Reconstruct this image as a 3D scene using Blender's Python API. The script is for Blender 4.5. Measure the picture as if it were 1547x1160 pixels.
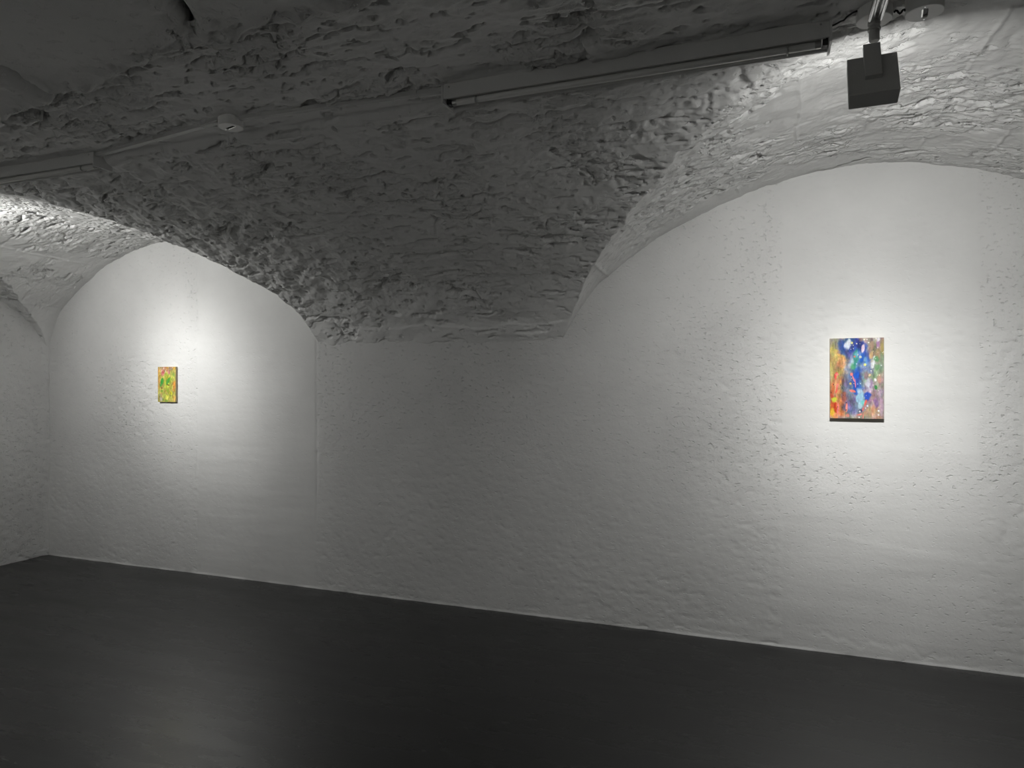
import bpy, bmesh, math, random
import numpy as np
from mathutils import Vector, Matrix

scene = bpy.context.scene
for o in list(bpy.data.objects):
    bpy.data.objects.remove(o, do_unlink=True)
COL = scene.collection

# ------------------------------------------------------------------ camera
FPX = 1031.0                                   # focal length in pixels of the 1547 px wide frame
YAW = math.atan((1159 - 773.5) / FPX)          # the camera looks a little left of the wall normal
CAM = np.array([0.0, -4.189, 1.5])
cam_data = bpy.data.cameras.new('camera')
cam_data.sensor_width = 36.0
cam_data.lens = FPX / 1547 * 36.0
cam_data.clip_start = 0.05
cam = bpy.data.objects.new('camera', cam_data)
COL.objects.link(cam)
cam.location = CAM
cam.rotation_euler = (math.pi / 2, 0, YAW)
scene.camera = cam

# ------------------------------------------------------------------ world, exposure
world = bpy.data.worlds.new('world')
scene.world = world
world.use_nodes = True
world.node_tree.nodes['Background'].inputs[0].default_value = (0.0, 0.0, 0.0, 1)
world.node_tree.nodes['Background'].inputs[1].default_value = 0.0
vs = scene.view_settings
vs.view_transform = 'Standard'
vs.look = 'None'
vs.exposure = 0.0
vs.gamma = 1.0
vs.use_curve_mapping = False

# light of the two gallery floodlights and the assumed rear one (used in their builder further down)
FACE_STRENGTH = 72.0        # wide glow of the diffuser
BEAM_POWER = 176.0           # concentrated beam
LAMP_TINT = (1.0, 0.995, 0.965)

# ------------------------------------------------------------------ pixel helpers (frame 1547 x 1160)
_F = np.array([-math.sin(YAW), math.cos(YAW), 0.0])
_R = np.array([math.cos(YAW), math.sin(YAW), 0.0])
_U = np.array([0.0, 0.0, 1.0])
def ray(px, py):
    return _F + _R * (px - 773.5) / FPX + _U * (580.0 - py) / FPX
def on_height(px, py, z):
    d = ray(px, py)
    return CAM + d * (z - CAM[2]) / d[2]
def on_depth(px, py, y):
    d = ray(px, py)
    return CAM + d * (y - CAM[1]) / d[1]

# ------------------------------------------------------------------ noise
_rng = np.random.RandomState(11)
_perm = np.concatenate([_rng.permutation(256)] * 3)
_grad = _rng.normal(size=(256, 3))
_grad /= np.linalg.norm(_grad, axis=1, keepdims=True)
def perlin(x, y, z):
    xi = np.floor(x).astype(int); yi = np.floor(y).astype(int); zi = np.floor(z).astype(int)
    xf, yf, zf = x - xi, y - yi, z - zi
    xi &= 255; yi &= 255; zi &= 255
    u = xf**3 * (xf * (xf * 6 - 15) + 10)
    v = yf**3 * (yf * (yf * 6 - 15) + 10)
    w = zf**3 * (zf * (zf * 6 - 15) + 10)
    def g(i, j, k):
        h = _perm[_perm[_perm[xi + i] + yi + j] + zi + k]
        gr = _grad[h]
        return gr[..., 0] * (xf - i) + gr[..., 1] * (yf - j) + gr[..., 2] * (zf - k)
    def l(a, b, t): return a + (b - a) * t
    return l(l(l(g(0,0,0), g(1,0,0), u), l(g(0,1,0), g(1,1,0), u), v),
             l(l(g(0,0,1), g(1,0,1), u), l(g(0,1,1), g(1,1,1), u), v), w) * 1.5
_g2 = np.stack([np.cos(np.arange(256) * 0.2454), np.sin(np.arange(256) * 0.2454)], -1)[_rng.permutation(256)].astype(np.float32)
def perlin2(x, y, seed):
    x = np.asarray(x + seed * 7.13, np.float32); y = np.asarray(y - seed * 3.77, np.float32)
    xi = np.floor(x).astype(np.int32); yi = np.floor(y).astype(np.int32)
    xf, yf = x - xi, y - yi
    u = xf**3 * (xf * (xf * 6 - 15) + 10); v = yf**3 * (yf * (yf * 6 - 15) + 10)
    k = int(seed * 31) & 255
    x0 = _perm[xi & 255]; x1 = _perm[(xi + 1) & 255]; y0 = (yi & 255) + k; y1 = ((yi + 1) & 255) + k
    def g(h, a, c): return _g2[h, 0] * a + _g2[h, 1] * c
    a0 = g(_perm[x0 + y0], xf, yf); a1 = g(_perm[x1 + y0], xf - 1, yf)
    b0 = g(_perm[x0 + y1], xf, yf - 1); b1 = g(_perm[x1 + y1], xf - 1, yf - 1)
    t0 = a0 + (a1 - a0) * u; t1 = b0 + (b1 - b0) * u
    return (t0 + (t1 - t0) * v) * 1.5
def fbm2(x, y, seed, octaves=4, gain=0.5):
    t = 0.0; a = 1.0; f = 1.0
    for i in range(octaves):
        t = t + a * perlin2(x * f, y * f, seed + 1.7 * i); a *= gain; f *= 2.03
    return t
def terrace(f, step, sharp):
    q = f / step; k = np.floor(q); r = q - k
    return (k + sstep(0.5 - sharp, 0.5 + sharp, r)) * step
def fbm(x, y, z, octaves=4, gain=0.5):
    t = np.zeros_like(x); a = 1.0; f = 1.0
    for i in range(octaves):
        t += a * perlin(x * f + 17.3 * i, y * f + 5.1 * i, z * f + 9.7 * i)
        a *= gain; f *= 2.03
    return t
def sstep(a, b, x):
    t = np.clip((x - a) / (b - a), 0, 1)
    return t * t * (3 - 2 * t)

# ------------------------------------------------------------------ materials
def new_mat(name):
    m = bpy.data.materials.new(name); m.use_nodes = True
    nt = m.node_tree
    return m, nt, nt.nodes['Principled BSDF']
def add(nt, t, **kw):
    n = nt.nodes.new(t)
    for k, v in kw.items(): setattr(n, k, v)
    return n
def noise_node(nt, coord, scale, detail=6, rough=0.6):
    n = add(nt, 'ShaderNodeTexNoise')
    n.inputs['Scale'].default_value = scale
    n.inputs['Detail'].default_value = detail
    n.inputs['Roughness'].default_value = rough
    nt.links.new(coord, n.inputs['Vector'])
    return n
def plaster(name, base, bump_mm, scale, attr=None, pits=True):
    m, nt, b = new_mat(name)
    tc = add(nt, 'ShaderNodeTexCoord'); co = tc.outputs['Object']
    n1 = noise_node(nt, co, 2.3, 5)
    ramp = add(nt, 'ShaderNodeValToRGB')
    lo = tuple(c * 0.93 for c in base)
    ramp.color_ramp.elements[0].color = (*lo, 1); ramp.color_ramp.elements[0].position = 0.35
    ramp.color_ramp.elements[1].color = (*base, 1); ramp.color_ramp.elements[1].position = 0.65
    nt.links.new(n1.outputs['Fac'], ramp.inputs[0])
    nt.links.new(ramp.outputs[0], b.inputs['Base Color'])
    b.inputs['Roughness'].default_value = 0.75
    b.inputs['Specular IOR Level'].default_value = 0.25
    n2 = noise_node(nt, co, scale, 7, 0.62)
    h = n2.outputs['Fac']
    if pits:
        mp = add(nt, 'ShaderNodeMapping'); mp.inputs['Scale'].default_value = (1.0, 1.0, 1.9)
        nt.links.new(co, mp.inputs['Vector'])
        n3 = noise_node(nt, mp.outputs['Vector'], scale * 0.55, 3, 0.5)
        r3 = add(nt, 'ShaderNodeMapRange')
        r3.inputs['From Min'].default_value = 0.60; r3.inputs['From Max'].default_value = 0.70
        r3.inputs['To Min'].default_value = 0.0; r3.inputs['To Max'].default_value = -0.9
        nt.links.new(n3.outputs['Fac'], r3.inputs['Value'])
        s = add(nt, 'ShaderNodeMath', operation='ADD')
        nt.links.new(h, s.inputs[0]); nt.links.new(r3.outputs[0], s.inputs[1])
        h = s.outputs[0]
    if attr:
        at = add(nt, 'ShaderNodeAttribute', attribute_name=attr)
        mu = add(nt, 'ShaderNodeMath', operation='MULTIPLY')
        nt.links.new(h, mu.inputs[0]); nt.links.new(at.outputs['Fac'], mu.inputs[1])
        h = mu.outputs[0]
    bp = add(nt, 'ShaderNodeBump')
    bp.inputs['Strength'].default_value = 1.0
    bp.inputs['Distance'].default_value = bump_mm / 1000.0
    nt.links.new(h, bp.inputs['Height'])
    nt.links.new(bp.outputs[0], b.inputs['Normal'])
    return m
def simple(name, color, rough=0.5, metal=0.0, grain=0.0, spec=0.5):
    m, nt, b = new_mat(name)
    b.inputs['Roughness'].default_value = rough
    b.inputs['Metallic'].default_value = metal
    b.inputs['Specular IOR Level'].default_value = spec
    tc = add(nt, 'ShaderNodeTexCoord')
    n = noise_node(nt, tc.outputs['Object'], 35, 3)
    mx = add(nt, 'ShaderNodeMix', data_type='RGBA')
    mx.inputs[6].default_value = (*[c * (1 - grain) for c in color], 1)
    mx.inputs[7].default_value = (*color, 1)
    nt.links.new(n.outputs['Fac'], mx.inputs[0])
    nt.links.new(mx.outputs[2], b.inputs['Base Color'])
    return m

WHITE = (0.80, 0.80, 0.79)
M = {}
M['vault'] = plaster('painted_rough_stone', (0.85, 0.85, 0.84), 5.0, 55, 'rough')
M['wall'] = plaster('painted_wall_plaster', (0.77, 0.77, 0.762), 4.2, 60, 'rough')
M['panel'] = plaster('painted_panel_render', (0.74, 0.74, 0.73), 5.0, 45)
M['housing'] = simple('grey_white_enamel', (0.72, 0.72, 0.71), 0.4, 0, 0.05)
M['tube'] = simple('opal_tube_glass', (0.86, 0.86, 0.84), 0.25, 0, 0.02)
M['tray'] = simple('satin_reflector', (0.55, 0.55, 0.54), 0.3, 0.6, 0.15)
M['socket'] = simple('dark_socket_plastic', (0.05, 0.05, 0.05), 0.5, 0, 0.2)
M['disc'] = simple('white_moulded_plastic', (0.88, 0.88, 0.86), 0.45, 0, 0.04)
M['lamp_body'] = simple('grey_powder_coat', (0.56, 0.56, 0.545), 0.6, 0, 0.06)
M['chrome'] = simple('polished_chrome', (0.75, 0.75, 0.75), 0.22, 1.0, 0.1)
M['cable'] = simple('black_rubber', (0.015, 0.015, 0.015), 0.5, 0, 0.2)
M['trunk'] = simple('painted_trunking', (0.62, 0.62, 0.61), 0.5, 0, 0.08)
M['linen'] = simple('linen_edge', (0.66, 0.56, 0.38), 0.8, 0, 0.25)

# floor: dark sealed screed with faint wipe marks
m, nt, b = new_mat('dark_sealed_screed'); M['floor'] = m
tc = add(nt, 'ShaderNodeTexCoord')
mp = add(nt, 'ShaderNodeMapping'); mp.inputs['Scale'].default_value = (0.5, 2.2, 1.0)
mp.inputs['Rotation'].default_value = (0, 0, 0.35)
nt.links.new(tc.outputs['Object'], mp.inputs['Vector'])
n = noise_node(nt, mp.outputs['Vector'], 2.2, 8, 0.65)
r = add(nt, 'ShaderNodeMapRange')
r.inputs['From Min'].default_value = 0.3; r.inputs['From Max'].default_value = 0.7
r.inputs['To Min'].default_value = 0.21; r.inputs['To Max'].default_value = 0.36
nt.links.new(n.outputs['Fac'], r.inputs['Value']); nt.links.new(r.outputs[0], b.inputs['Roughness'])
rc = add(nt, 'ShaderNodeValToRGB')
rc.color_ramp.elements[0].color = (0.002, 0.002, 0.002, 1); rc.color_ramp.elements[0].position = 0.3
rc.color_ramp.elements[1].color = (0.004, 0.004, 0.0039, 1); rc.color_ramp.elements[1].position = 0.7
nt.links.new(n.outputs['Fac'], rc.inputs[0]); nt.links.new(rc.outputs[0], b.inputs['Base Color'])
n2 = noise_node(nt, tc.outputs['Object'], 60, 5)
bp = add(nt, 'ShaderNodeBump'); bp.inputs['Distance'].default_value = 0.0006
bp.inputs['Strength'].default_value = 0.6
nt.links.new(n2.outputs['Fac'], bp.inputs['Height']); nt.links.new(bp.outputs[0], b.inputs['Normal'])
b.inputs['Specular IOR Level'].default_value = 0.70

# paint: colour comes from the painted face's own colour layer
m, nt, b = new_mat('oil_paint'); M['paint'] = m
at = add(nt, 'ShaderNodeAttribute', attribute_name='paint')
nt.links.new(at.outputs['Color'], b.inputs['Base Color'])
b.inputs['Roughness'].default_value = 0.55
b.inputs['Specular IOR Level'].default_value = 0.2
tc = add(nt, 'ShaderNodeTexCoord')
n = noise_node(nt, tc.outputs['Object'], 130, 5)
bp = add(nt, 'ShaderNodeBump'); bp.inputs['Distance'].default_value = 0.0008
nt.links.new(n.outputs['Fac'], bp.inputs['Height']); nt.links.new(bp.outputs[0], b.inputs['Normal'])

# lamp diffuser
m = bpy.data.materials.new('lit_diffuser'); m.use_nodes = True; M['lit'] = m
nt = m.node_tree
for nd in list(nt.nodes): nt.nodes.remove(nd)
out = add(nt, 'ShaderNodeOutputMaterial'); em = add(nt, 'ShaderNodeEmission')
em.inputs[0].default_value = (*LAMP_TINT, 1); em.inputs[1].default_value = FACE_STRENGTH
nt.links.new(em.outputs[0], out.inputs[0])

# ------------------------------------------------------------------ object helpers
def link_mesh(name, me, mat, parent=None, smooth=False):
    me.materials.append(mat)
    if smooth: me.polygons.foreach_set('use_smooth', [True] * len(me.polygons))
    o = bpy.data.objects.new(name, me); COL.objects.link(o)
    if parent: o.parent = parent
    return o
def obj(name, bm, mat, parent=None, smooth=False, loc=None, rot=None):
    bmesh.ops.recalc_face_normals(bm, faces=bm.faces)
    me = bpy.data.meshes.new(name); bm.to_mesh(me); bm.free()
    o = link_mesh(name, me, mat, parent, smooth)
    if loc is not None: o.location = loc
    if rot is not None: o.rotation_euler = rot
    return o
def tag(o, label, cat=None, group=None, kind=None):
    o['label'] = label
    if cat: o['category'] = cat
    if group: o['group'] = group
    if kind: o['kind'] = kind
    return o
def thing(name, label, cat, loc, group=None):
    o = bpy.data.objects.new(name, None); COL.objects.link(o); o.location = loc
    o.empty_display_size = 0.05
    return tag(o, label, cat, group)
def box(bm, lo, hi, bevel=0.0, mat=None):
    r = bmesh.ops.create_cube(bm, size=1.0)
    vs_ = r['verts']
    for v in vs_:
        v.co = Vector([lo[i] + (v.co[i] + 0.5) * (hi[i] - lo[i]) for i in range(3)])
    if bevel:
        es = list({e for v in vs_ for e in v.link_edges})
        bmesh.ops.bevel(bm, geom=es, offset=bevel, segments=2, affect='EDGES', profile=0.5)
    return bm
def lathe(bm, prof, axis_from=(0, 0, 0), axis_to=None, seg=32):
    """profile (r, t) revolved around local z, or around the line axis_from -> axis_to with t in metres"""
    if axis_to is None: M4 = Matrix.Translation(Vector(axis_from))
    else:
        d = Vector(axis_to) - Vector(axis_from)
        M4 = Matrix.Translation(Vector(axis_from)) @ d.to_track_quat('Z', 'Y').to_matrix().to_4x4()
    rings = []
    for rr, t in prof:
        if rr < 1e-6: rings.append([bm.verts.new(M4 @ Vector((0, 0, t)))])
        else: rings.append([bm.verts.new(M4 @ Vector((rr * math.cos(2 * math.pi * k / seg), rr * math.sin(2 * math.pi * k / seg), t))) for k in range(seg)])
    for a, c in zip(rings, rings[1:]):
        for k in range(seg):
            k2 = (k + 1) % seg
            if len(a) == 1 and len(c) == 1: continue
            if len(a) == 1: bm.faces.new((a[0], c[k], c[k2]))
            elif len(c) == 1: bm.faces.new((a[k], c[0], a[k2]))
            else: bm.faces.new((a[k], c[k], c[k2], a[k2]))
    return bm
def rod_profile(r, L, rnd=0.002):
    return [(0, 0), (r - rnd, 0), (r, rnd), (r, L - rnd), (r - rnd, L), (0, L)]
def sweep(bm, pts, r, seg=8):
    pts = [Vector(p) for p in pts]; rings = []
    for i, p in enumerate(pts):
        d = (pts[min(i + 1, len(pts) - 1)] - pts[max(i - 1, 0)]).normalized()
        q = d.to_track_quat('Z', 'Y')
        rings.append([bm.verts.new(p + q @ Vector((r * math.cos(2 * math.pi * k / seg), r * math.sin(2 * math.pi * k / seg), 0))) for k in range(seg)])
    for a, c in zip(rings, rings[1:]):
        for k in range(seg): bm.faces.new((a[k], a[(k + 1) % seg], c[(k + 1) % seg], c[k]))
    bm.faces.new(rings[0]); bm.faces.new(rings[-1])
    return bm
def grid_mesh(name, P, attrs=None):
    """P: (rows, cols, 3) array -> mesh"""
    nr, nc = P.shape[:2]
    idx = np.arange(nr * nc).reshape(nr, nc)
    q = np.stack([idx[:-1, :-1], idx[:-1, 1:], idx[1:, 1:], idx[1:, :-1]], -1).reshape(-1, 4)
    me = bpy.data.meshes.new(name)
    me.vertices.add(nr * nc); me.vertices.foreach_set('co', P.reshape(-1).astype(np.float32))
    me.loops.add(q.size); me.loops.foreach_set('vertex_index', q.reshape(-1).astype(np.int32))
    me.polygons.add(len(q)); me.polygons.foreach_set('loop_start', np.arange(0, q.size, 4, dtype=np.int32))
    me.update(calc_edges=True)
    for k, a in (attrs or {}).items():
        at_ = me.attributes.new(k, 'FLOAT', 'POINT')
        at_.data.foreach_set('value', a.reshape(-1).astype(np.float32))
    return me

# ------------------------------------------------------------------ the vault shape
LEFT_X = -5.92
def smooth_curve(xs, ys, w):
    X = np.linspace(min(xs) - 0.5, max(xs) + 0.5, 1600)
    o = np.argsort(xs); xs = np.array(xs)[o]; ys = np.array(ys)[o]
    Y = np.interp(X, xs, ys)
    sl0 = (ys[1] - ys[0]) / (xs[1] - xs[0]); sl1 = (ys[-1] - ys[-2]) / (xs[-1] - xs[-2])
    Y = np.where(X < xs[0], ys[0] + sl0 * (X - xs[0]), Y)
    Y = np.where(X > xs[-1], ys[-1] + sl1 * (X - xs[-1]), Y)
    dx = X[1] - X[0]; n = int(w / dx) * 3 + 1
    k = np.exp(-0.5 * (np.arange(-n, n + 1) * dx / w)**2); k /= k.sum()
    Yp = np.pad(Y, n, mode='edge')
    return X, np.convolve(Yp, k, mode='valid')
_d = np.array([0, .04, .12, .278, .56, .79, 1.0, 1.26, 1.45, 1.70, 1.95, 2.3, 2.7])
_z = np.array([1.785, 1.875, 1.99, 2.13, 2.285, 2.39, 2.47, 2.56, 2.62, 2.685, 2.71, 2.705, 2.68])
MX, MZ = smooth_curve(_d, _z, 0.035)
def z_main(y): return np.interp(-y, MX, MZ)
_a = np.array([0, .07, .216, .465, .625, .86, 1.15, 1.45, 1.70])
_b = np.array([1.785, 1.92, 2.12, 2.30, 2.40, 2.515, 2.62, 2.69, 2.71])
RX, RZ = smooth_curve(np.concatenate([-1.22 + _a, 2.18 - _a[:-1]]), np.concatenate([_b, _b[:-1]]), 0.03)
_a2 = np.array([0, .06, .145, .39, .70, 1.0, 1.25, 1.42])
_b2 = np.array([1.80, 1.98, 2.134, 2.324, 2.50, 2.60, 2.645, 2.655])
LX, LZ = smooth_curve(np.concatenate([-5.92 + _a2, -3.08 - _a2[:-1]]), np.concatenate([_b2, _b2[:-1]]), 0.03)
def z_lun(x):
    return np.maximum(np.where(np.abs(x - 0.48) < 1.85, np.interp(x, RX, RZ), 0),
                      np.where(np.abs(x + 4.5) < 1.55, np.interp(x, LX, LZ), 0))

RES = 0.0066
def build_vault():
    xs = np.concatenate([np.arange(-6.02, 1.60, RES), np.arange(1.60, 4.15, 0.05)])
    yd = np.linspace(-0.07, 2.46, 4000); zd = np.interp(yd, MX, MZ)
    al = np.concatenate([[0], np.cumsum(np.hypot(np.diff(yd), np.diff(zd)))])
    sv = np.arange(0, al[-1], RES)
    ys = -np.interp(sv, al, yd)
    X, Y = np.meshgrid(xs, ys); S = np.repeat(sv[:, None], len(xs), 1)
    # hand-laid unevenness of each vault surface before they meet, so that the groins are ragged
    zm = z_main(Y) + 0.012 * fbm2(X * 1.7, S * 2.5, 3, 3) + (0.007 + 0.006 * sstep(-2.2, -3.0, X)) * fbm2(X * 8, S * 10, 1, 4, 0.55)
    zl = z_lun(X)
    al2 = np.concatenate([[0], np.cumsum(np.hypot(np.diff(xs), np.diff(zl[0])))])
    SL = np.repeat(al2[None, :], len(ys), 0)
    zl = zl + 0.008 * fbm2(SL * 2.0, Y * 1.3, 8, 3) + 0.004 * fbm2(SL * 12, Y * 8, 5, 3)
    Z = np.maximum(zm, zl)
    lun = sstep(-0.012, 0.012, zl - zm)
    P = np.stack([X, Y, Z], -1)
    Ps = np.stack([X, Y, np.maximum(z_main(Y), z_lun(X))], -1)
    du = np.gradient(Ps, axis=1); dv = np.gradient(Ps, axis=0)
    N = np.cross(du, dv); N /= np.linalg.norm(N, axis=-1, keepdims=True) + 1e-9
    N *= -np.sign(N[..., 2:3] + 1e-9)                       # towards the room (down)
    # relief: torn, flaking stone. main vault courses run along x, lunette boards along y
    rough = sstep(-0.05, 0.50, fbm2(X * 1.4 + 3, S * 1.9, 20, 4, 0.6))
    low = sstep(0.75, 0.35, S)                               # smoother plaster low on the pier
    rough = rough * (1 - 0.55 * low)
    rough_l = sstep(-0.40, 0.10, fbm2(SL * 1.3, Y * 1.6, 31, 4, 0.6)) * (0.25 + 0.75 * sstep(2.22, 2.45, Z))
    def chips(a, c, seed, step=0.26, sharp=0.17):
        f = fbm2(a * 3.6, c * 9, seed, 5, 0.52)
        return terrace(f, step, sharp) * 0.75 + f * 0.25
    def fine_chips(a, c, seed):
        f = fbm2(a * 15, c * 30, seed, 4, 0.6)
        return terrace(f, 0.4, 0.2) * 0.7 + f * 0.3
    def pits(a, c, seed, thr=0.55):
        f = fbm2(a * 4, c * 15, seed, 3, 0.55); g = fbm2(a * 13, c * 24, seed + 4, 3, 0.55)
        return sstep(thr, thr + 0.10, f) + 0.6 * sstep(0.60, 0.72, g)
    def cracks(a, c, seed):
        w = 0.12 * fbm2(a * 6, c * 6, seed + 1, 3)
        r = np.abs(perlin2(a * 0.9, c * 4.2 + w * 3, seed))
        return np.exp(-(r / 0.035)**2) * sstep(0.05, 0.3, fbm2(a * 2.2, c * 3, seed + 3, 2))
    strong = 1 + 0.7 * sstep(-1.0, -2.4, X) + 0.6 * sstep(1.2, 1.8, -Y)      # worse weathered towards the end wall and the crown
    iso = fbm2(X * 34, S * 40, 13, 3, 0.6)
    crown = sstep(1.0, 1.7, -Y)
    dm = (0.0068 * strong * chips(X * (1 - 0.3 * crown), S * (1 + 0.5 * crown), 50) * (0.30 + 0.9 * rough)
          + 0.0042 * fine_chips(X * 0.6, S * 0.8, 55) * (0.12 + rough) * (1 - 0.5 * sstep(-2.4, -3.2, X))
          + 0.0026 * iso * (0.3 + rough)
          - 0.022 * strong * pits(X, S, 60, 0.49) * (0.45 + 0.55 * rough)
          - 0.018 * strong * cracks(X, S, 66) * (0.4 + 0.6 * rough))
    ph = SL * 3.4 + 0.05 * fbm2(SL, Y * 2, 71, 2)
    seam = np.exp(-(np.abs(ph % 1.0 - 0.5) / 0.022)**2)
    dl = (0.005 * seam * (1 - 0.6 * rough_l) * sstep(-0.5, 0.1, perlin2(np.floor(ph) * 3.3, Y * 1.5, 77))
          + 0.0075 * chips(SL * 0.9 + Y * 0.25, Y * 0.75, 80) * (0.06 + 0.9 * rough_l)
          + 0.0035 * fine_chips(SL, Y * 0.8, 85) * (0.06 + rough_l) + 0.0026 * iso * (0.2 + rough_l)
          - 0.018 * pits(SL * 1.2 + Y * 0.4, Y * 0.8, 90, 0.52) * (0.12 + 0.88 * rough_l)
          - 0.012 * cracks(SL * 0.9, Y, 96) * (0.1 + 0.9 * rough_l))
    # cast ledge low on the pier between the two bays
    led = (sstep(0.285, 0.297, S - 0.02 * fbm2(X * 3, S, 99, 2)) - sstep(0.30, 0.40, S)) * sstep(-2.85, -2.6, X) * sstep(-1.10, -1.25, X)
    dm = dm - 0.010 * led
    D = dm * (1 - lun) + dl * lun
    D *= 0.45 + 0.55 * sstep(-0.02, 0.10, -Y)
    P = P + N * D[..., None]
    # the crown was made level where the fittings are fixed
    lim = 2.690 - 1.3 * np.clip(np.abs(Y + 1.675) - 0.055, 0, None)
    P[..., 2] = np.maximum(P[..., 2], lim + 0.004 * fbm2(X * 9, S * 12, 44, 3))
    att = (0.30 + 0.70 * rough) * (1 - lun) + (0.20 + 0.8 * rough_l) * lun
    me = grid_mesh('ceiling', P, {'rough': att})
    o = link_mesh('ceiling', me, M['vault'], None, True)
    tag(o, 'white painted rough stone cross vault over the cellar', kind='structure')
    return xs, ys, P
VX, VY, VP = build_vault()
def ceil_z(x, y):
    i = int(np.argmin(np.abs(VX - x))); j = int(np.argmin(np.abs(VY - y)))
    return float(VP[j, i, 2])

# ------------------------------------------------------------------ walls and floor
def build_wall_back():
    xs = np.concatenate([np.arange(-6.0, 1.8, 0.010), np.arange(1.8, 4.11, 0.06)])
    zs = np.concatenate([np.arange(-0.02, 0.047, 0.004), np.arange(0.05, 2.90, 0.010)])
    X, Z = np.meshgrid(xs, zs); zero = np.zeros_like(X)
    e = 0.012 * fbm2(zero + 1, Z * 3, 7, 3)
    patch = (sstep(-4.235, -4.225, X + e) - sstep(-3.105, -3.095, X + e * 0.3)
             + (sstep(0.065, 0.085, X + e) - sstep(1.03, 1.05, X + e)) * sstep(1.95, 1.6, Z + 0.3 * fbm2(X * 2, Z * 2, 0, 2)))
    high = sstep(1.6, 2.1, Z) * 0.55
    rough = np.clip(1 - 0.80 * patch - high, 0.12, 1) * (0.75 + 0.5 * sstep(-0.3, 0.4, fbm2(X * 1.1, Z * 1.1, 4, 3)))
    d = 0.006 * fbm2(X * 0.8, Z * 0.8, 12, 3)
    d += rough * (0.0015 * fbm2(X * 14, Z * 22, 2, 3, 0.6))
    d += patch * 0.0015 * fbm2(X * 1.2, Z * 9, 6, 3)               # trowel sweeps
    d -= 0.0015 * patch
    d -= rough * 0.003 * sstep(0.45, 0.62, fbm2(X * 15, Z * 30, 9, 2))
    d -= 0.004 * np.exp(-((X + 3.10 + e * 0.3) / 0.009)**2) * sstep(0.3, 0.5, Z) # open joint at the pier
    # blistered plaster at the foot of the right bay and a faint crack above
    edge = 0.055 + 0.055 * np.exp(-((X - 0.30) / 0.12)**2) + 0.03 * np.exp(-((X - 0.62) / 0.1)**2) + 0.035 * fbm2(X * 11, zero, 3, 4, 0.6)
    bl = sstep(0.16, 0.28, X) * sstep(1.0, 0.8, X)
    d -= bl * 0.003 * np.exp(-((Z - edge) / 0.012)**2)
    d += bl * 0.0015 * sstep(0.02, -0.02, Z - edge)
    crack = 0.66 - 0.13 * (X - 0.35) + 0.02 * fbm2(X * 4, zero, 5, 3)
    d += 0.002 * sstep(0.015, -0.01, Z - crack) * sstep(-0.25, 0.0, Z - crack) * sstep(0.25, 0.4, X) * sstep(1.0, 0.85, X)
    d += 0.007 * np.exp(-((Z - 0.0) / 0.009)**2) * (0.6 + 0.8 * fbm2(X * 6, zero, 15, 2))
    P = np.stack([X, -d, Z], -1)
    me = grid_mesh('wall_back', P[::-1], {'rough': rough})
    tag(link_mesh('wall_back', me, M['wall'], None, True), 'long white plastered cellar wall under the two arches', kind='structure')
build_wall_back()
def build_wall_left():
    ys = np.arange(0.03, -3.0, -0.014); zs = np.concatenate([np.arange(-0.02, 0.046, 0.005), np.arange(0.05, 2.9, 0.014)])
    Y, Z = np.meshgrid(ys, zs); zero = np.zeros_like(Y)
    d = 0.012 * fbm2(Y, Z, 2, 3) + 0.0030 * fbm2(Y * 16, Z * 22, 4, 3, 0.6) - 0.006 * sstep(0.45, 0.62, fbm2(Y * 15, Z * 28, 8, 2))
    d += 0.012 * np.exp(-((Y) / 0.03)**2) * (1 + fbm2(Y, Z * 5, 5, 3))
    P = np.stack([LEFT_X + d, Y, Z], -1)
    me = grid_mesh('wall_left', P, {'rough': np.full_like(Y, 0.9)})
    tag(link_mesh('wall_left', me, M['wall'], None, True), 'white plastered end wall closing the vault on the left', kind='structure')
build_wall_left()
def slab(name, lo, hi, mat, label):
    bm = bmesh.new(); box(bm, lo, hi)
    o = obj(name, bm, mat); tag(o, label, kind='structure')
    if mat is M['wall']:
        a = o.data.attributes.new('rough', 'FLOAT', 'POINT'); a.data.foreach_set('value', [0.8] * len(o.data.vertices))
    return o
slab('wall_left_rear', (-6.05, -5.5, 0), (LEFT_X, -2.95, 2.9), M['wall'], 'rear run of the white end wall')
slab('wall_right', (4.0, -5.5, 0), (4.15, 0.1, 2.9), M['wall'], 'white plastered end wall closing the cellar on the right')
slab('wall_rear', (-6.05, -5.6, 0), (4.15, -5.45, 2.9), M['wall'], 'white plastered wall facing the paintings')
slab('floor', (-6.1, -5.6, -0.1), (4.15, 0.1, 0.0), M['floor'], 'dark grey sealed screed floor with a faint sheen')
cr = slab('ceiling_rear', (-6.05, -5.6, 2.76), (4.15, -2.2, 2.9), M['panel'], 'smooth rendered ceiling panels behind the vault')

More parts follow.
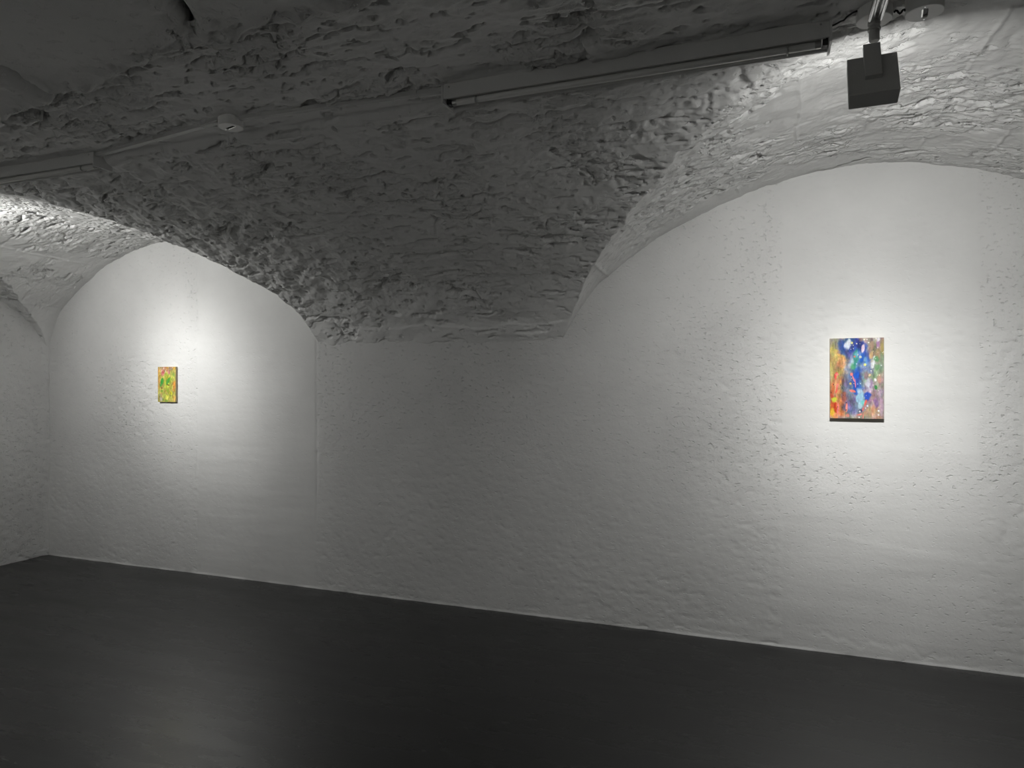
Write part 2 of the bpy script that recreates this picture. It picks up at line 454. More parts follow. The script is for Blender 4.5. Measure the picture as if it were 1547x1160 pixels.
# rendered panels behind the vault, ragged edges and open joints between them
def build_panel(x0f, x1f, y0f, y1, seed, dens=0.016):
    nu = max(8, int(1.0 / dens)); nv = max(8, int((abs(y1) - 2.0) / dens))
    u = np.linspace(0, 1, nu); v = np.linspace(0, 1, nv)
    U_, V_ = np.meshgrid(u, v); zero = np.zeros_like(U_) + seed * 3.7
    jag = lambda a: 0.022 * fbm(a * 9, zero[0:1, 0] * np.ones_like(a), np.ones_like(a) * seed, 4, 0.6)
    Yn = y0f(U_ * (x1f(-2.3) - x0f(-2.3)) + x0f(-2.3)); Y = Yn + V_ * (y1 - Yn)
    X = x0f(Y) + U_ * (x1f(Y) - x0f(Y))
    eu = np.minimum(U_, 1 - U_) * (x1f(-2.3) - x0f(-2.3)); ev = V_ * (abs(y1) - 2.2)
    ex = np.exp(-(eu / 0.05)**2); ey = np.exp(-(ev / 0.06)**2)
    X = X + ex * 0.030 * fbm(Y * 8, X * 2, zero, 4, 0.6)
    Y = Y + ey * 0.055 * fbm(X * 5, Y * 2, zero + 9, 4, 0.6)
    Z = 2.662 + 0.008 * fbm(X * 1.5, Y * 1.5, zero, 3) + 0.004 * fbm(X * 12, Y * 12, zero, 3)
    edge = np.clip(np.exp(-(eu / 0.02)**2) + np.exp(-(ev / 0.025)**2), 0, 1)
    near = np.clip(np.exp(-(eu / 0.12)**2) * 0.6 + np.exp(-(ev / 0.12)**2), 0, 1)
    Z = Z + near * (0.026 * fbm(X * 14, Y * 14, zero + 2, 3, 0.6)) + edge * 0.035
    # closing skirt up to the slab above
    P = np.stack([X, Y, Z], -1)
    def up(a): b_ = a.copy(); b_[..., 2] = 2.775; return b_
    P = np.concatenate([up(P[:1]), P, up(P[-1:])], 0)
    P = np.concatenate([up(P[:, :1]), P, up(P[:, -1:])], 1)
    me = grid_mesh('panel', P)
    return link_mesh('panel', me, M['panel'], cr, True)
yb = lambda x: np.interp(x, [-4.6, -3.34, -2.2, -1.16, 1.5], [-1.98, -2.07, -2.31, -2.36, -2.40])
def seam_line(xa, ya, xb_, yb_): return lambda y: xa + (np.asarray(y, float) - ya) * (xb_ - xa) / (yb_ - ya)
sA = seam_line(-1.87, -2.32, -1.70, -2.58); sB = seam_line(-2.74, -2.24, -2.68, -2.52); sC = seam_line(-3.42, -2.03, -3.46, -2.4)
sD = seam_line(-0.55, -2.4, -0.40, -2.8); sE = seam_line(-4.4, -2.0, -4.5, -2.5)
def off(s, g): return lambda y: s(y) + g
g_ = 0.012
build_panel(off(sE, g_), off(sC, -g_), yb, -3.4, 1)
build_panel(off(sC, g_), off(sB, -g_), yb, -3.4, 2)
build_panel(off(sB, g_), off(sA, -g_ - 0.01), yb, -3.4, 3)
build_panel(off(sA, g_ + 0.01), off(sD, -g_), yb, -3.4, 4)

# ------------------------------------------------------------------ paintings
def srgb2lin(c):
    c = np.asarray(c, float) / 255.0
    return np.where(c <= 0.04045, c / 12.92, ((c + 0.055) / 1.055)**2.4)
class Canvas:
    def __init__(s, nu, nv, base, seed):
        s.u, s.v = np.meshgrid(np.linspace(0, 1, nu), np.linspace(0, 1, nv))
        s.asp = nv / nu
        s.c = np.ones((nv, nu, 3)) * np.array(base, float); s.seed = seed; s.k = 0
    def blob(s, u, v, ru, rv, col, a=1.0, ang=0.0, soft=0.6, wob=0.35, fr=6.0):
        s.k += 1
        z = np.zeros_like(s.u) + s.seed + s.k * 1.37
        sd = s.seed + s.k * 1.37; wu = s.u + wob * ru * fbm2(s.u * fr, s.v * fr * s.asp, sd, 3); wv = s.v + wob * rv * fbm2(s.u * fr + 9, s.v * fr * s.asp, sd, 3)
        du = wu - u; dv = (wv - v) * s.asp; t = math.radians(ang)
        p = (du * math.cos(t) + dv * math.sin(t)) / ru; q = (-du * math.sin(t) + dv * math.cos(t)) / (rv * s.asp)
        r = np.sqrt(p * p + q * q)
        m = (a * sstep(1.0, 1.0 - soft, r))[..., None]
        s.c = s.c * (1 - m) + np.array(col, float) * m
    def grain(s, amt, fr):
        z = np.zeros_like(s.u) + s.seed
        g0 = fbm2(s.u * fr * 1.3, s.v * fr * s.asp * 0.5, s.seed, 5, 0.65)
        for i in range(3):
            s.c[..., i] *= 1 + amt / 110.0 * g0
            s.c[..., i] += 0.45 * amt * fbm2(s.u * fr, s.v * fr * s.asp * 0.6, s.seed + 5 * i + 2, 4, 0.6)
    def speck(s, n, r, cols, rng, box_=(0, 0, 1, 1)):
        for i in range(n):
            c = cols[rng.randint(len(cols))]; rr = r * (0.5 + rng.rand())
            s.blob(box_[0] + rng.rand() * (box_[2] - box_[0]), box_[1] + rng.rand() * (box_[3] - box_[1]), rr, rr / s.asp * (0.8 + rng.rand()), c, 0.85, 0, 0.5, 0.2)

def paint_blue():
    C = Canvas(150, 224, (158, 148, 140), 3.0); B = C.blob; rng = np.random.RandomState(5)
    # broad grounds
    B(.08, .25, .22, .26, (196, 172, 96), .9); B(.15, .42, .18, .2, (176, 150, 92), .8); B(.22, .28, .12, .14, (206, 142, 92), .7)
    B(.10, .62, .22, .16, (190, 128, 84), .8); B(.16, .85, .24, .22, (206, 130, 84), .95); B(.05, .90, .10, .14, (226, 178, 66), .9)
    B(.88, .15, .2, .22, (156, 138, 112), .8); B(.85, .45, .2, .25, (138, 150, 128), .8); B(.85, .75, .22, .25, (164, 136, 148), .8); B(.80, .92, .22, .12, (186, 146, 110), .8)
    B(.38, .10, .34, .16, (44, 72, 148), .95, 12); B(.52, .12, .18, .12, (42, 62, 140), .9); B(.10, .04, .14, .07, (120, 124, 112), .6)
    B(.24, .12, .14, .12, (60, 82, 150), .7); B(.38, .22, .16, .07, (64, 92, 160), .7)
    B(.60, .24, .20, .16, (58, 96, 176), .9); B(.45, .42, .20, .26, (88, 116, 170), .8, 10); B(.52, .55, .16, .24, (46, 92, 186), .95); B(.68, .38, .16, .12, (104, 134, 186), .7)
    B(.30, .58, .12, .18, (104, 112, 140), .8); B(.36, .82, .20, .18, (98, 102, 142), .85); B(.48, .88, .2, .12, (104, 112, 148), .8); B(.28, .72, .1, .1, (126, 96, 92), .5)
    B(.72, .62, .14, .14, (172, 158, 184), .8); B(.66, .52, .12, .14, (126, 142, 126), .6)
    C.grain(26, 7)
    # patches
    B(.33, .08, .08, .10, (208, 216, 230), 1, 4, .6); B(.35, .05, .05, .05, (226, 230, 236), .8)
    B(.46, .28, .07, .16, (60, 150, 128), .85, 14); B(.50, .20, .05, .07, (126, 196, 208), .8, 18); B(.40, .30, .05, .08, (188, 204, 214), .75, 14); B(.43, .36, .05, .05, (88, 166, 110), .7)
    B(.57, .22, .05, .07, (152, 180, 224), .6); B(.62, .14, .035, .07, (230, 206, 220), .95, 10, .5); B(.66, .26, .04, .05, (140, 190, 220), .6)
    B(.60, .24, .06, .08, (30, 92, 182), .8, 0, .5); B(.50, .46, .06, .09, (22, 84, 190), .95, -8, .5); B(.46, .60, .05, .06, (28, 72, 170), .8); B(.70, .72, .08, .06, (40, 78, 188), .95, 20, .5)
    B(.56, .74, .09, .14, (150, 190, 214), 1, 0, .5); B(.56, .66, .07, .05, (172, 196, 222), .9); B(.62, .80, .05, .06, (118, 202, 200), .9, 25); B(.55, .84, .06, .06, (176, 206, 222), .9)
    B(.72, .58, .07, .09, (204, 204, 220), .9, -10); B(.77, .56, .04, .08, (160, 130, 176), .7); B(.82, .29, .03, .07, (214, 222, 226), .9, 8, .5); B(.79, .33, .04, .05, (222, 226, 230), .8, 20)
    B(.86, .26, .06, .05, (78, 144, 92), .8); B(.88, .36, .07, .05, (92, 150, 96), .7); B(.85, .61, .035, .03, (52, 128, 66), .95, 0, .5); B(.95, .30, .06, .2, (120, 150, 120), .6)
    B(.89, .08, .06, .07, (168, 122, 176), .8); B(.90, .03, .04, .04, (232, 228, 236), .9, 20); B(.76, .22, .05, .06, (208, 170, 118), .8); B(.78, .10, .05, .06, (176, 146, 120), .7); B(.97, .12, .04, .14, (160, 146, 84), .7)
    B(.86, .80, .06, .08, (140, 110, 160), .8); B(.96, .85, .05, .16, (190, 158, 184), .7); B(.80, .88, .05, .10, (206, 140, 110), .7); B(.68, .46, .06, .06, (150, 96, 120), .5); B(.92, .50, .06, .08, (214, 152, 132), .6); B(.84, .52, .03, .025, (238, 238, 240), .95)
    # reds and corals
    B(.04, .78, .06, .14, (196, 70, 40), .8); B(.10, .86, .05, .10, (186, 48, 30), .85, -10); B(.06, .62, .04, .08, (212, 110, 60), .7); B(.27, .72, .06, .10, (176, 86, 66), .6); B(.24, .56, .03, .06, (60, 54, 60), .5)
    B(.09, .77, .065, .06, (192, 196, 62), 1, 0, .45); B(.05, .92, .05, .06, (232, 184, 58), .95); B(.11, .97, .06, .05, (238, 152, 110), .8); B(.03, .40, .03, .2, (190, 180, 110), .7)
    coral = (236, 130, 122)
    B(.11, .47, .035, .055, (226, 84, 78), .95, 12, .4); B(.14, .45, .04, .02, coral, .95, -15, .4); B(.14, .59, .025, .05, coral, .95, 14, .4); B(.12, .65, .02, .05, (230, 96, 84), .95, 14, .4)
    B(.15, .88, .025, .11, coral, 1, 4, .4); B(.31, .86, .026, .11, (238, 140, 132), 1, 0, .4); B(.34, .96, .05, .03, (232, 136, 124), .8)
    B(.40, .45, .035, .025, coral, 1, -30, .4); B(.44, .50, .016, .06, (232, 136, 150), 1, -16, .4); B(.475, .56, .012, .06, (226, 130, 150), 1, -4, .4)
    B(.43, .655, .075, .02, coral, 1, 12, .4); B(.67, .81, .022, .055, (236, 110, 100), 1, 18, .4); B(.62, .88, .018, .04, (226, 120, 110), 1, 16, .4)
    B(.55, .95, .06, .012, coral, .95, -15, .4); B(.62, .97, .012, .04, coral, .9, 0, .4); B(.57, .90, .05, .02, (52, 64, 92), .8)
    # dots
    for (u, v, r, c) in [(.41, .06, .028, (226, 222, 150)), (.57, .235, .032, (206, 216, 200)), (.655, .33, .032, (226, 230, 140)), (.46, .23, .022, (206, 118, 104)), (.50, .07, .015, (230, 226, 190)), (.44, .13, .012, (200, 210, 230)),
                        (.70, .84, .022, (220, 226, 240)), (.56, .91, .02, (238, 240, 240)), (.545, .985, .02, (236, 236, 232)), (.90, .90, .022, (236, 236, 240)), (.90, .95, .018, (240, 236, 240)), (.385, .565, .025, (222, 196, 90)),
                        (.45, .565, .01, (230, 220, 180)), (.52, .57, .012, (170, 190, 220)), (.57, .565, .014, (190, 206, 230)), (.50, .32, .014, (180, 210, 230)), (.64, .02, .02, (236, 232, 214)), (.69, .02, .014, (236, 236, 220)), (.72, .06, .018, (230, 226, 220)), (.74, .46, .025, (232, 196, 160))]:
        B(u, v, r, r / C.asp, c, .95, 0, .4, .15)
    C.speck(26, .010, [(232, 236, 240), (226, 222, 190)], rng, (.35, .0, 1, .5)); C.speck(16, .008, [(40, 36, 44)], rng, (.0, .5, .4, .9)); C.speck(20, .010, [(236, 220, 220), (150, 110, 160)], rng, (.6, .5, 1, 1))
    C.grain(10, 22)
    return C
def paint_green():
    C = Canvas(96, 168, (186, 178, 92), 8.0); B = C.blob; rng = np.random.RandomState(9)
    B(.05, .3, .14, .5, (206, 156, 84), .8); B(.5, .06, .6, .10, (178, 134, 92), .9); B(.3, .06, .2, .06, (196, 160, 130), .7); B(.72, .05, .14, .05, (148, 138, 128), .8); B(.92, .05, .1, .06, (222, 166, 76), .8)
    B(.55, .45, .35, .30, (176, 188, 66), .8); B(.92, .55, .12, .25, (216, 154, 70), .85); B(.85, .25, .12, .12, (166, 176, 80), .8); B(.5, .8, .4, .2, (178, 182, 78), .8); B(.2, .88, .2, .16, (168, 160, 104), .8); B(.95, .92, .16, .12, (214, 164, 96), .8)
    C.grain(22, 6)
    B(.27, .16, .12, .09, (204, 112, 118), .9); B(.30, .15, .05, .05, (190, 66, 92), .8); B(.28, .23, .08, .05, (214, 146, 130), .7); B(.60, .14, .10, .09, (214, 150, 140), .8); B(.66, .18, .06, .06, (206, 110, 128), .8); B(.44, .12, .04, .05, (222, 212, 176), .9); B(.20, .13, .05, .03, (226, 196, 170), .8)
    B(.24, .40, .10, .10, (72, 158, 62), 1, 15, .4); B(.16, .52, .07, .05, (70, 160, 72), .9); B(.20, .45, .08, .08, (60, 150, 66), .9)
    B(.60, .38, .13, .09, (84, 158, 54), .95, 20, .5); B(.53, .46, .07, .06, (76, 152, 70), .9); B(.70, .32, .06, .05, (96, 164, 64), .8); B(.90, .22, .05, .06, (110, 160, 70), .8); B(.80, .35, .05, .05, (130, 176, 60), .7)
    B(.22, .69, .08, .05, (120, 168, 62), .8); B(.55, .66, .10, .05, (150, 178, 58), .8); B(.75, .74, .12, .07, (222, 216, 60), .9, 0, .5); B(.72, .74, .04, .03, (150, 140, 40), .8); B(.52, .88, .07, .10, (230, 226, 84), .95, 8, .5); B(.53, .89, .03, .05, (240, 238, 150), .9)
    B(.18, .90, .09, .10, (198, 186, 172), .9); B(.26, .85, .06, .08, (208, 214, 120), .8); B(.30, .93, .07, .06, (110, 160, 70), .8); B(.50, .97, .12, .03, (112, 160, 66), .8); B(.66, .86, .04, .1, (150, 150, 70), .7, 20); B(.85, .86, .06, .05, (176, 150, 52), .8); B(.20, .77, .08, .04, (210, 160, 110), .7); B(.5, .75, .08, .04, (204, 170, 110), .7)
    for (u, v, r, c) in [(.22, .60, .045, (90, 60, 44)), (.53, .51, .04, (84, 70, 50)), (.61, .52, .045, (126, 60, 40)), (.49, .42, .02, (40, 110, 50)), (.66, .59, .025, (150, 150, 50)), (.42, .69, .025, (170, 110, 60)), (.90, .57, .045, (204, 120, 60)), (.20, .84, .025, (206, 110, 60)), (.12, .03, .04, (196, 170, 150)), (.33, .04, .03, (236, 214, 206)), (.22, .10, .03, (232, 206, 196)), (.54, .02, .05, (190, 146, 40)), (.84, .02, .03, (226, 196, 170))]:
        B(u, v, r, r / C.asp, c, .95, 0, .4, .2)
    C.speck(18, .014, [(120, 90, 60), (232, 200, 190), (206, 130, 70)], rng, (0, 0, 1, .2)); C.speck(14, .012, [(206, 130, 60), (96, 150, 60)], rng)
    C.grain(9, 18)
    return C
def painting(name, label, x0, x1, z0, z1, t, C, gain):
    gap = 0.004                                             # hangs on the uneven plaster
    root = thing(name, label, 'painting', ((x0 + x1) / 2, 0, z0))
    w, h = x1 - x0, z1 - z0
    bm = bmesh.new(); box(bm, (-w / 2, -t, 0), (w / 2, -gap + 0.0, h), 0.0012)
    body = obj('stretched_canvas', bm, M['linen'], root)
    body['label'] = 'ochre linen sides of the canvas'
    nv, nu = C.c.shape[:2]
    relief = 0.0006 * fbm(C.u * 20, C.v * 20 * C.asp, np.zeros_like(C.u) + C.seed, 3)
    P = np.stack([(C.u - 0.5) * (w - 0.0006), -t - 0.0012 - relief, h * (1 - C.v) * 0.999 + 0.0003], -1)
    def back(a): b_ = a.copy(); b_[..., 1] = -t + 0.0004; return b_
    col = np.clip(C.c, 12, 250)
    P2 = np.concatenate([back(P[:1]), P, back(P[-1:])], 0); P2 = np.concatenate([back(P2[:, :1]), P2, back(P2[:, -1:])], 1)
    c2 = np.pad(col, ((1, 1), (1, 1), (0, 0)), mode='edge')
    me = grid_mesh('painted_face', P2)
    lin = np.clip(srgb2lin(c2) * gain, 0, 0.9)
    rgba = np.concatenate([lin, np.ones(lin.shape[:2] + (1,))], -1)
    ca = me.color_attributes.new('paint', 'FLOAT_COLOR', 'POINT')
    ca.data.foreach_set('color', rgba.reshape(-1).astype(np.float32))
    f = link_mesh('painted_face', me, M['paint'], root, True)
    f['label'] = 'loosely brushed abstract paint layer'
painting('painting', 'larger blue, coral and ochre abstract canvas hung on the wall below the spotlight', 0.326, 0.592, 1.310, 1.752, 0.026, paint_blue(), 0.98)
painting('painting', 'small yellow green and pink abstract canvas hung near the corner of the cellar', -4.618, -4.43, 1.355, 1.638, 0.019, paint_green(), 0.98)

# ------------------------------------------------------------------ ceiling discs
def disc_mesh(R_, T_, slot_w, slot_l, depth=0.012, slot=True, seg=48):
    """a moulded round cover hanging down from z = 0, with a rectangular recess in its face"""
    bm = bmesh.new()
    def circ(r, z): return [bm.verts.new((r * math.cos(2 * math.pi * k / seg), r * math.sin(2 * math.pi * k / seg), z)) for k in range(seg)]
    loops = [circ(R_ * 0.985, 0), circ(R_, -0.003), circ(R_, -T_ + 0.0025), circ(R_ - 0.0008, -T_ + 0.0008), circ(R_ - 0.0025, -T_)]
    if slot:
        def rect(z):
            out_ = []
            for k in range(seg):
                a = 2 * math.pi * k / seg; c, s = math.cos(a), math.sin(a)
                t = min(slot_l / 2 / max(abs(c), 1e-6), slot_w / 2 / max(abs(s), 1e-6))
                out_.append(bm.verts.new((c * t, s * t, z)))
            return out_
        loops += [rect(-T_), rect(-T_ + depth)]
    for a, c in zip(loops, loops[1:]):
        for k in range(seg): bm.faces.new((a[k], a[(k + 1) % seg], c[(k + 1) % seg], c[k]))
    bm.faces.new(loops[0]); bm.faces.new(loops[-1])
    return bm
def flat_obj(o):
    return o
def ceiling_disc(label, px, py, rot, z_face=2.655):
    p = on_height(px, py, z_face); top = max(ceil_z(p[0], p[1]) + 0.004, z_face + 0.03)
    T_ = top - z_face
    root = thing('ceiling_outlet', label, 'ceiling outlet', (p[0], p[1], top), 'round outlet covers on the vault crown')
    root.rotation_euler = (0, 0, rot)
    obj('cover', disc_mesh(0.053, T_, 0.019, 0.058), M['disc'], root)
    bm = bmesh.new(); box(bm, (-0.0285, -0.0092, -T_ + 0.006), (0.0285, 0.0092, -T_ + 0.0115), 0.001)
    obj('slot_plate', bm, M['socket'], root)
    bm = bmesh.new(); box(bm, (-0.027, 0.0040, -T_ + 0.0005), (0.027, 0.0092, -T_ + 0.0065), 0.001)
    obj('contact_strip', bm, M['chrome'], root)
    for s in (-1, 1):
        bm = bmesh.new(); lathe(bm, [(0, -T_ - 0.0012), (0.0025, -T_ - 0.0010), (0.0032, -T_ + 0.001), (0, -T_ + 0.001)], (s * 0.040, 0, 0), None, 12)
        obj('screw', bm, M['chrome'], root)
    return p, top
d2, d2top = ceiling_disc('round white slotted cover on the vault beside the spotlight', 1397, 20, math.radians(82))
d3, d3top = ceiling_disc('round white slotted cover on the trunking between the two strip lights', 348.5, 193, math.radians(-14), 2.648)

# ------------------------------------------------------------------ fluorescent strip lights
def strip_light(label, x0, x1, yf, z_top):
    """yf: front edge of the housing; the underside carries tray, tube, sockets and clips"""
    L = x1 - x0; Hh = 0.062; Dp = 0.105
    root = thing('strip_light', label, 'strip light', ((x0 + x1) / 2, yf, z_top), 'unlit strip lights along the vault crown')
    h = L / 2
    # housing: folded metal channel, slightly tapered, with a lip
    bm = bmesh.new()
    sec = [(0.006, 0.0), (0.0, -0.006), (0.0, -Hh), (0.004, -Hh - 0.002), (0.008, -Hh), (0.008, -Hh + 0.012), (Dp - 0.008, -Hh + 0.012), (Dp - 0.008, -Hh - 0.004), (Dp - 0.004, -Hh - 0.007), (Dp, -Hh - 0.004), (Dp, -0.006), (Dp - 0.006, 0.0)]
    ra = [bm.verts.new((-h, a, c)) for a, c in sec]; rb = [bm.verts.new((h, a, c)) for a, c in sec]
    for k in range(len(sec)):
        k2 = (k + 1) % len(sec); bm.faces.new((ra[k], ra[k2], rb[k2], rb[k]))
    bm.faces.new(ra); bm.faces.new(rb)
    obj('housing', bm, M['housing'], root)
    bm = bmesh.new(); box(bm, (-h + 0.012, 0.012, -Hh + 0.006), (h - 0.012, Dp - 0.012, -Hh + 0.0115), 0.001)
    obj('reflector_tray', bm, M['tray'], root)
    for s in (-1, 1):
        bm = bmesh.new()
        box(bm, (s * h - 0.004, -0.002, -Hh - 0.018), (s * h + 0.004, Dp + 0.002, -0.002), 0.0012)
        cap = obj('end_cap', bm, M['housing'], root)
        bm = bmesh.new(); box(bm, (s * (h - 0.014) - 0.008, 0.030, -Hh - 0.014), (s * (h - 0.014) + 0.008, 0.062, -Hh + 0.010), 0.002)
        obj('lamp_socket', bm, M['socket'], root)
        bm = bmesh.new(); sweep(bm, [(s * (h - 0.13) + 0.0, 0.045 + 0.0165 * math.cos(a), -Hh - 0.004 + 0.0165 * math.sin(a)) for a in np.linspace(0.6, -3.8, 16)], 0.0035, 6)
        obj('tube_clip', bm, M['lamp_body'], root)
        bm = bmesh.new(); lathe(bm, [(0, 0), (0.003, 0), (0.0035, 0.002), (0, 0.0025)], (s * (h - 0.03), 0.0, -0.02), (s * (h - 0.03), -1, -0.02), 10)
        obj('screw', bm, M['chrome'], root)
    bm = bmesh.new(); lathe(bm, rod_profile(0.013, L - 0.05, 0.003), (-h + 0.025, 0.045, -Hh - 0.003), (h, 0.045, -Hh - 0.003), 24)
    t = obj('fluorescent_tube', bm, M['tube'], root, True); t['label'] = 'pale unlit fluorescent tube'
    for s in (-1, 1):
        bm = bmesh.new(); lathe(bm, rod_profile(0.0134, 0.02, 0.001), (s * (h - 0.026), 0.045, -Hh - 0.003), (s * (h - 0.06), 0.045, -Hh - 0.003), 20)
        obj('tube_ferrule', bm, M['tray'], t)
    return root
F2 = (-1.215, 0.195)
strip_light('long unlit strip light on the vault crown ending beside the spotlight', F2[0], F2[1], -1.735, 2.700)
F1 = (-4.64, -3.235)
strip_light('unlit strip light on the vault crown towards the end wall, beyond the trunking', F1[0], F1[1], -1.665, 2.698)

# ------------------------------------------------------------------ trunking and cables between the fittings
def trunking(label, pa, pb, n=2):
    d = Vector(pb) - Vector(pa); L = d.length; ang = math.atan2(d.y, d.x); tilt = -math.asin(d.z / L)
    root = thing('cable_trunking', label, 'cable trunking', pa)
    root.rotation_euler = (0, tilt, ang)
    bm = bmesh.new(); box(bm, (0, -0.011, 0), (L, 0.011, 0.016), 0.0015); obj('channel', bm, M['trunk'], root)
    bm = bmesh.new(); box(bm, (0.001, -0.0125, -0.004), (L - 0.001, 0.0125, 0.003), 0.0015); obj('snap_lid', bm, M['trunk'], root)
    for t in np.linspace(0.12, 0.88, 3):
        bm = bmesh.new(); box(bm, (L * t - 0.006, -0.0138, -0.0052), (L * t + 0.006, 0.0138, 0.012), 0.001); obj('saddle_clip', bm, M['trunk'], root)
c3 = Vector((d3[0], d3[1], 0))
trunking('thin cable trunking from the end wall strip light to the round cover', (F1[1] + 0.006, -1.645, 2.676), (d3[0] - 0.055, d3[1] - 0.012, 2.676))
trunking('thin cable trunking from the round cover to the long strip light', (d3[0] + 0.055, d3[1] - 0.006, 2.676), (F2[0] - 0.006, -1.715, 2.677))

# ------------------------------------------------------------------ gallery floodlights
def floodlight(label, base, head_shift, pitch, yaw, z_ceiling, beam_pitch, beam_yaw, turn=0.0, beam_gain=1.0):
    """base: point at the canopy face centre; parts hang from the canopy"""
    T_ = z_ceiling - base[2]
    root = thing('spotlight', label, 'spotlight', (base[0], base[1], z_ceiling), 'square headed spotlights')
    root.rotation_euler = (0, 0, turn)
    bm = disc_mesh(0.052, T_, 0, 0, slot=False)
    obj('canopy', bm, M['disc'], root)
    zf = -T_
    # neck: collar, pivot and stem
    bm = bmesh.new(); lathe(bm, [(0, zf + 0.002), (0.017, zf + 0.002), (0.019, zf - 0.004), (0.019, zf - 0.012), (0.0165, zf - 0.014), (0.0165, zf - 0.020), (0.019, zf - 0.022), (0.019, zf - 0.030), (0, zf - 0.030)], seg=28)
    obj('collar', bm, M['lamp_body'], root)
    bm = bmesh.new(); lathe(bm, [(0, zf - 0.028), (0.0155, zf - 0.028), (0.0155, zf - 0.062), (0.014, zf - 0.064), (0.0, zf - 0.064)], seg=28)
    obj('neck', bm, M['lamp_body'], root)
    # two chromed tubes reach back from the collar into the room
    for s in (-1, 1):
        bm = bmesh.new()
        xo = s * 0.0125
        lathe(bm, [(0, 0), (0.006, 0.0005), (0.009, 0.004), (0.0098, 0.009), (0.0098, 0.40), (0.007, 0.405), (0, 0.406)], (xo, -0.022, zf - 0.006), (xo + 0.0, -1, zf - 0.006), 20)
        obj('chrome_tube', bm, M['chrome'], root, True)
    # head frame of reference
    W = 0.142; Ht = 0.166; Tk = 0.056
    hb = Vector((head_shift[0], head_shift[1], head_shift[2]))           # centre of the back of the head
    R3 = Matrix.Rotation(yaw, 3, 'Z') @ Matrix.Rotation(-pitch, 3, 'X')  # local +y = aim
    rot = R3.to_euler()
    bm = bmesh.new(); box(bm, (-0.0245, -0.016, -0.024), (0.0245, 0.001, 0.122), 0.002)
    obj('arm', bm, M['lamp_body'], root, loc=hb, rot=rot)
    bm = bmesh.new(); box(bm, (-W / 2, 0, -Ht / 2), (W / 2, Tk, Ht / 2), 0.0025)
    for v_ in bm.verts:
        if v_.co.y > Tk / 2: v_.co.x *= 0.965
    # recess the front for the diffuser
    bm.faces.ensure_lookup_table()
    fr = max(bm.faces, key=lambda f: f.calc_center_median().y * 10 + f.calc_area())
    r_ = bmesh.ops.inset_region(bm, faces=[fr], thickness=0.006, depth=-0.004)
    head = obj('head', bm, M['lamp_body'], root, loc=hb, rot=rot)
    bm = bmesh.new(); box(bm, (-W / 2 + 0.008, Tk - 0.0045, -Ht / 2 + 0.008), (W / 2 - 0.008, Tk - 0.0025, Ht / 2 - 0.008))
    obj('diffuser', bm, M['lit'], head)
    for s in (-1, 1):
        bm = bmesh.new(); lathe(bm, [(0, 0), (0.004, 0), (0.0045, 0.0015), (0, 0.002)], (s * 0.060, 0.0, 0.07), (s * 0.060, -1, 0.07), 12)
        obj('screw', bm, M['lamp_body'], head)
    ld = bpy.data.lights.new('spotlight_beam', 'SPOT'); ld.energy = BEAM_POWER * beam_gain; ld.color = LAMP_TINT
    ld.spot_size = math.radians(150); ld.spot_blend = 0.5; ld.shadow_soft_size = 0.014
    # photometric curve of the reflector: intensity against the angle off the beam axis
    ld.use_nodes = True
    nt_ = ld.node_tree; em_ = nt_.nodes['Emission']
    tc_ = add(nt_, 'ShaderNodeTexCoord'); sx = add(nt_, 'ShaderNodeSeparateXYZ')
    nt_.links.new(tc_.outputs['Normal'], sx.inputs[0])
    ab = add(nt_, 'ShaderNodeMath', operation='ABSOLUTE'); nt_.links.new(sx.outputs['Z'], ab.inputs[0])
    ac = add(nt_, 'ShaderNodeMath', operation='ARCCOSINE'); nt_.links.new(ab.outputs[0], ac.inputs[0])
    mr = add(nt_, 'ShaderNodeMapRange'); mr.inputs['From Max'].default_value = math.radians(75)
    nt_.links.new(ac.outputs[0], mr.inputs['Value'])
    cr_ = add(nt_, 'ShaderNodeValToRGB'); cr_.color_ramp.interpolation = 'B_SPLINE'
    curve = [(0, 1.0), (7, 0.98), (12, 0.78), (17, 0.56), (22, 0.38), (28, 0.27), (36, 0.215), (44, 0.155), (50, 0.085), (58, 0.015), (75, 0.0)]
    els = cr_.color_ramp.elements
    for k_, (a_, v_) in enumerate(curve):
        e_ = els[k_] if k_ < 1 else (els[-1] if k_ == len(curve) - 1 else els.new(a_ / 75))
        e_.position = a_ / 75; e_.color = (v_, v_, v_, 1)
    nt_.links.new(mr.outputs[0], cr_.inputs[0]); nt_.links.new(cr_.outputs[0], em_.inputs['Strength'])
    lo = bpy.data.objects.new('spotlight_beam', ld); COL.objects.link(lo); lo.parent = root
    lo.location = hb + R3 @ Vector((0, Tk + 0.012, 0))
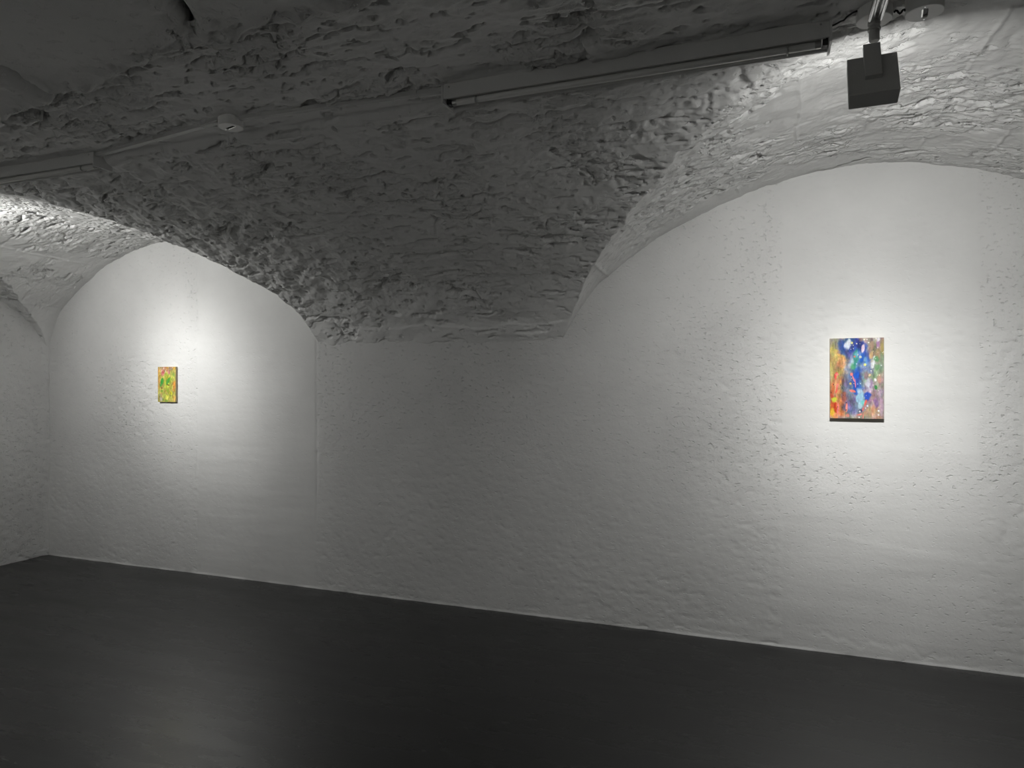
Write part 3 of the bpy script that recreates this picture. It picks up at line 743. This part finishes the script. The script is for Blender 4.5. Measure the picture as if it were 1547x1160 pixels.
    aim = Matrix.Rotation(beam_yaw, 3, 'Z') @ Matrix.Rotation(-beam_pitch, 3, 'X') @ Vector((0, 1, 0))
    lo.rotation_euler = aim.to_track_quat('-Z', 'Y').to_euler()
    return root
c1 = on_height(1320.7, 31.8, 2.655)
hb1 = on_depth(1319, 111, c1[1] - 0.048)
zc1 = max(ceil_z(c1[0], c1[1]) + 0.004, 2.69)
floodlight('grey square spotlight on a chrome tube arm aimed at the larger painting', c1,
           hb1 - np.array([c1[0], c1[1], zc1]), math.radians(28), math.radians(-2), zc1, math.radians(34.5), math.radians(-9), 0.0, 1.07)
c0 = np.array([-4.78, -1.58, 2.655]); zc0 = max(ceil_z(c0[0], c0[1]) + 0.004, 2.69)
floodlight('grey square spotlight on a chrome tube arm aimed at the small painting', c0,
           hb1 - np.array([c1[0], c1[1], zc1]), math.radians(28), math.radians(-14), zc0, math.radians(29), math.radians(-19), 0.0, 0.86)
floodlight('unseen grey square spotlight assumed behind the viewer, facing the rear wall', np.array([-2.7, -3.85, 2.72]), hb1 - np.array([c1[0], c1[1], zc1]),
           math.radians(28), 0.0, 2.762, math.radians(48), 0.0, math.pi, 1.15)  # assumed unseen lamp, added so the vault gets light from behind the viewer

def cable(label, pts, r=0.003):
    bm = bmesh.new(); sweep(bm, pts, r)
    tag(obj('cable', bm, M['cable'], None, True), label, 'cable')
cz = lambda x, y: ceil_z(x, y) - 0.004
xa, ya = F2[1] + 0.004, -1.70
n_ = 9
pts = []
for t in np.linspace(0, 1, n_):
    x = xa + (c1[0] - 0.052 - xa) * t; y = ya + (c1[1] - 0.02 - ya) * t
    pts.append((x, y, min(cz(x, y), 2.69) - 0.004 * math.sin(math.pi * t)))
cable('black cable from the long strip light to the spotlight canopy', pts)
pts = []
for t in np.linspace(0, 1, n_):
    x = c1[0] + 0.056 + (d2[0] - 0.056 - c1[0] - 0.052) * t; y = c1[1] + (d2[1] - c1[1]) * t
    pts.append((x, y, 2.672 + 0.006 * math.sin(3 * math.pi * t)))
cable('twisted black cable between the spotlight canopy and the round cover', pts, 0.0035)
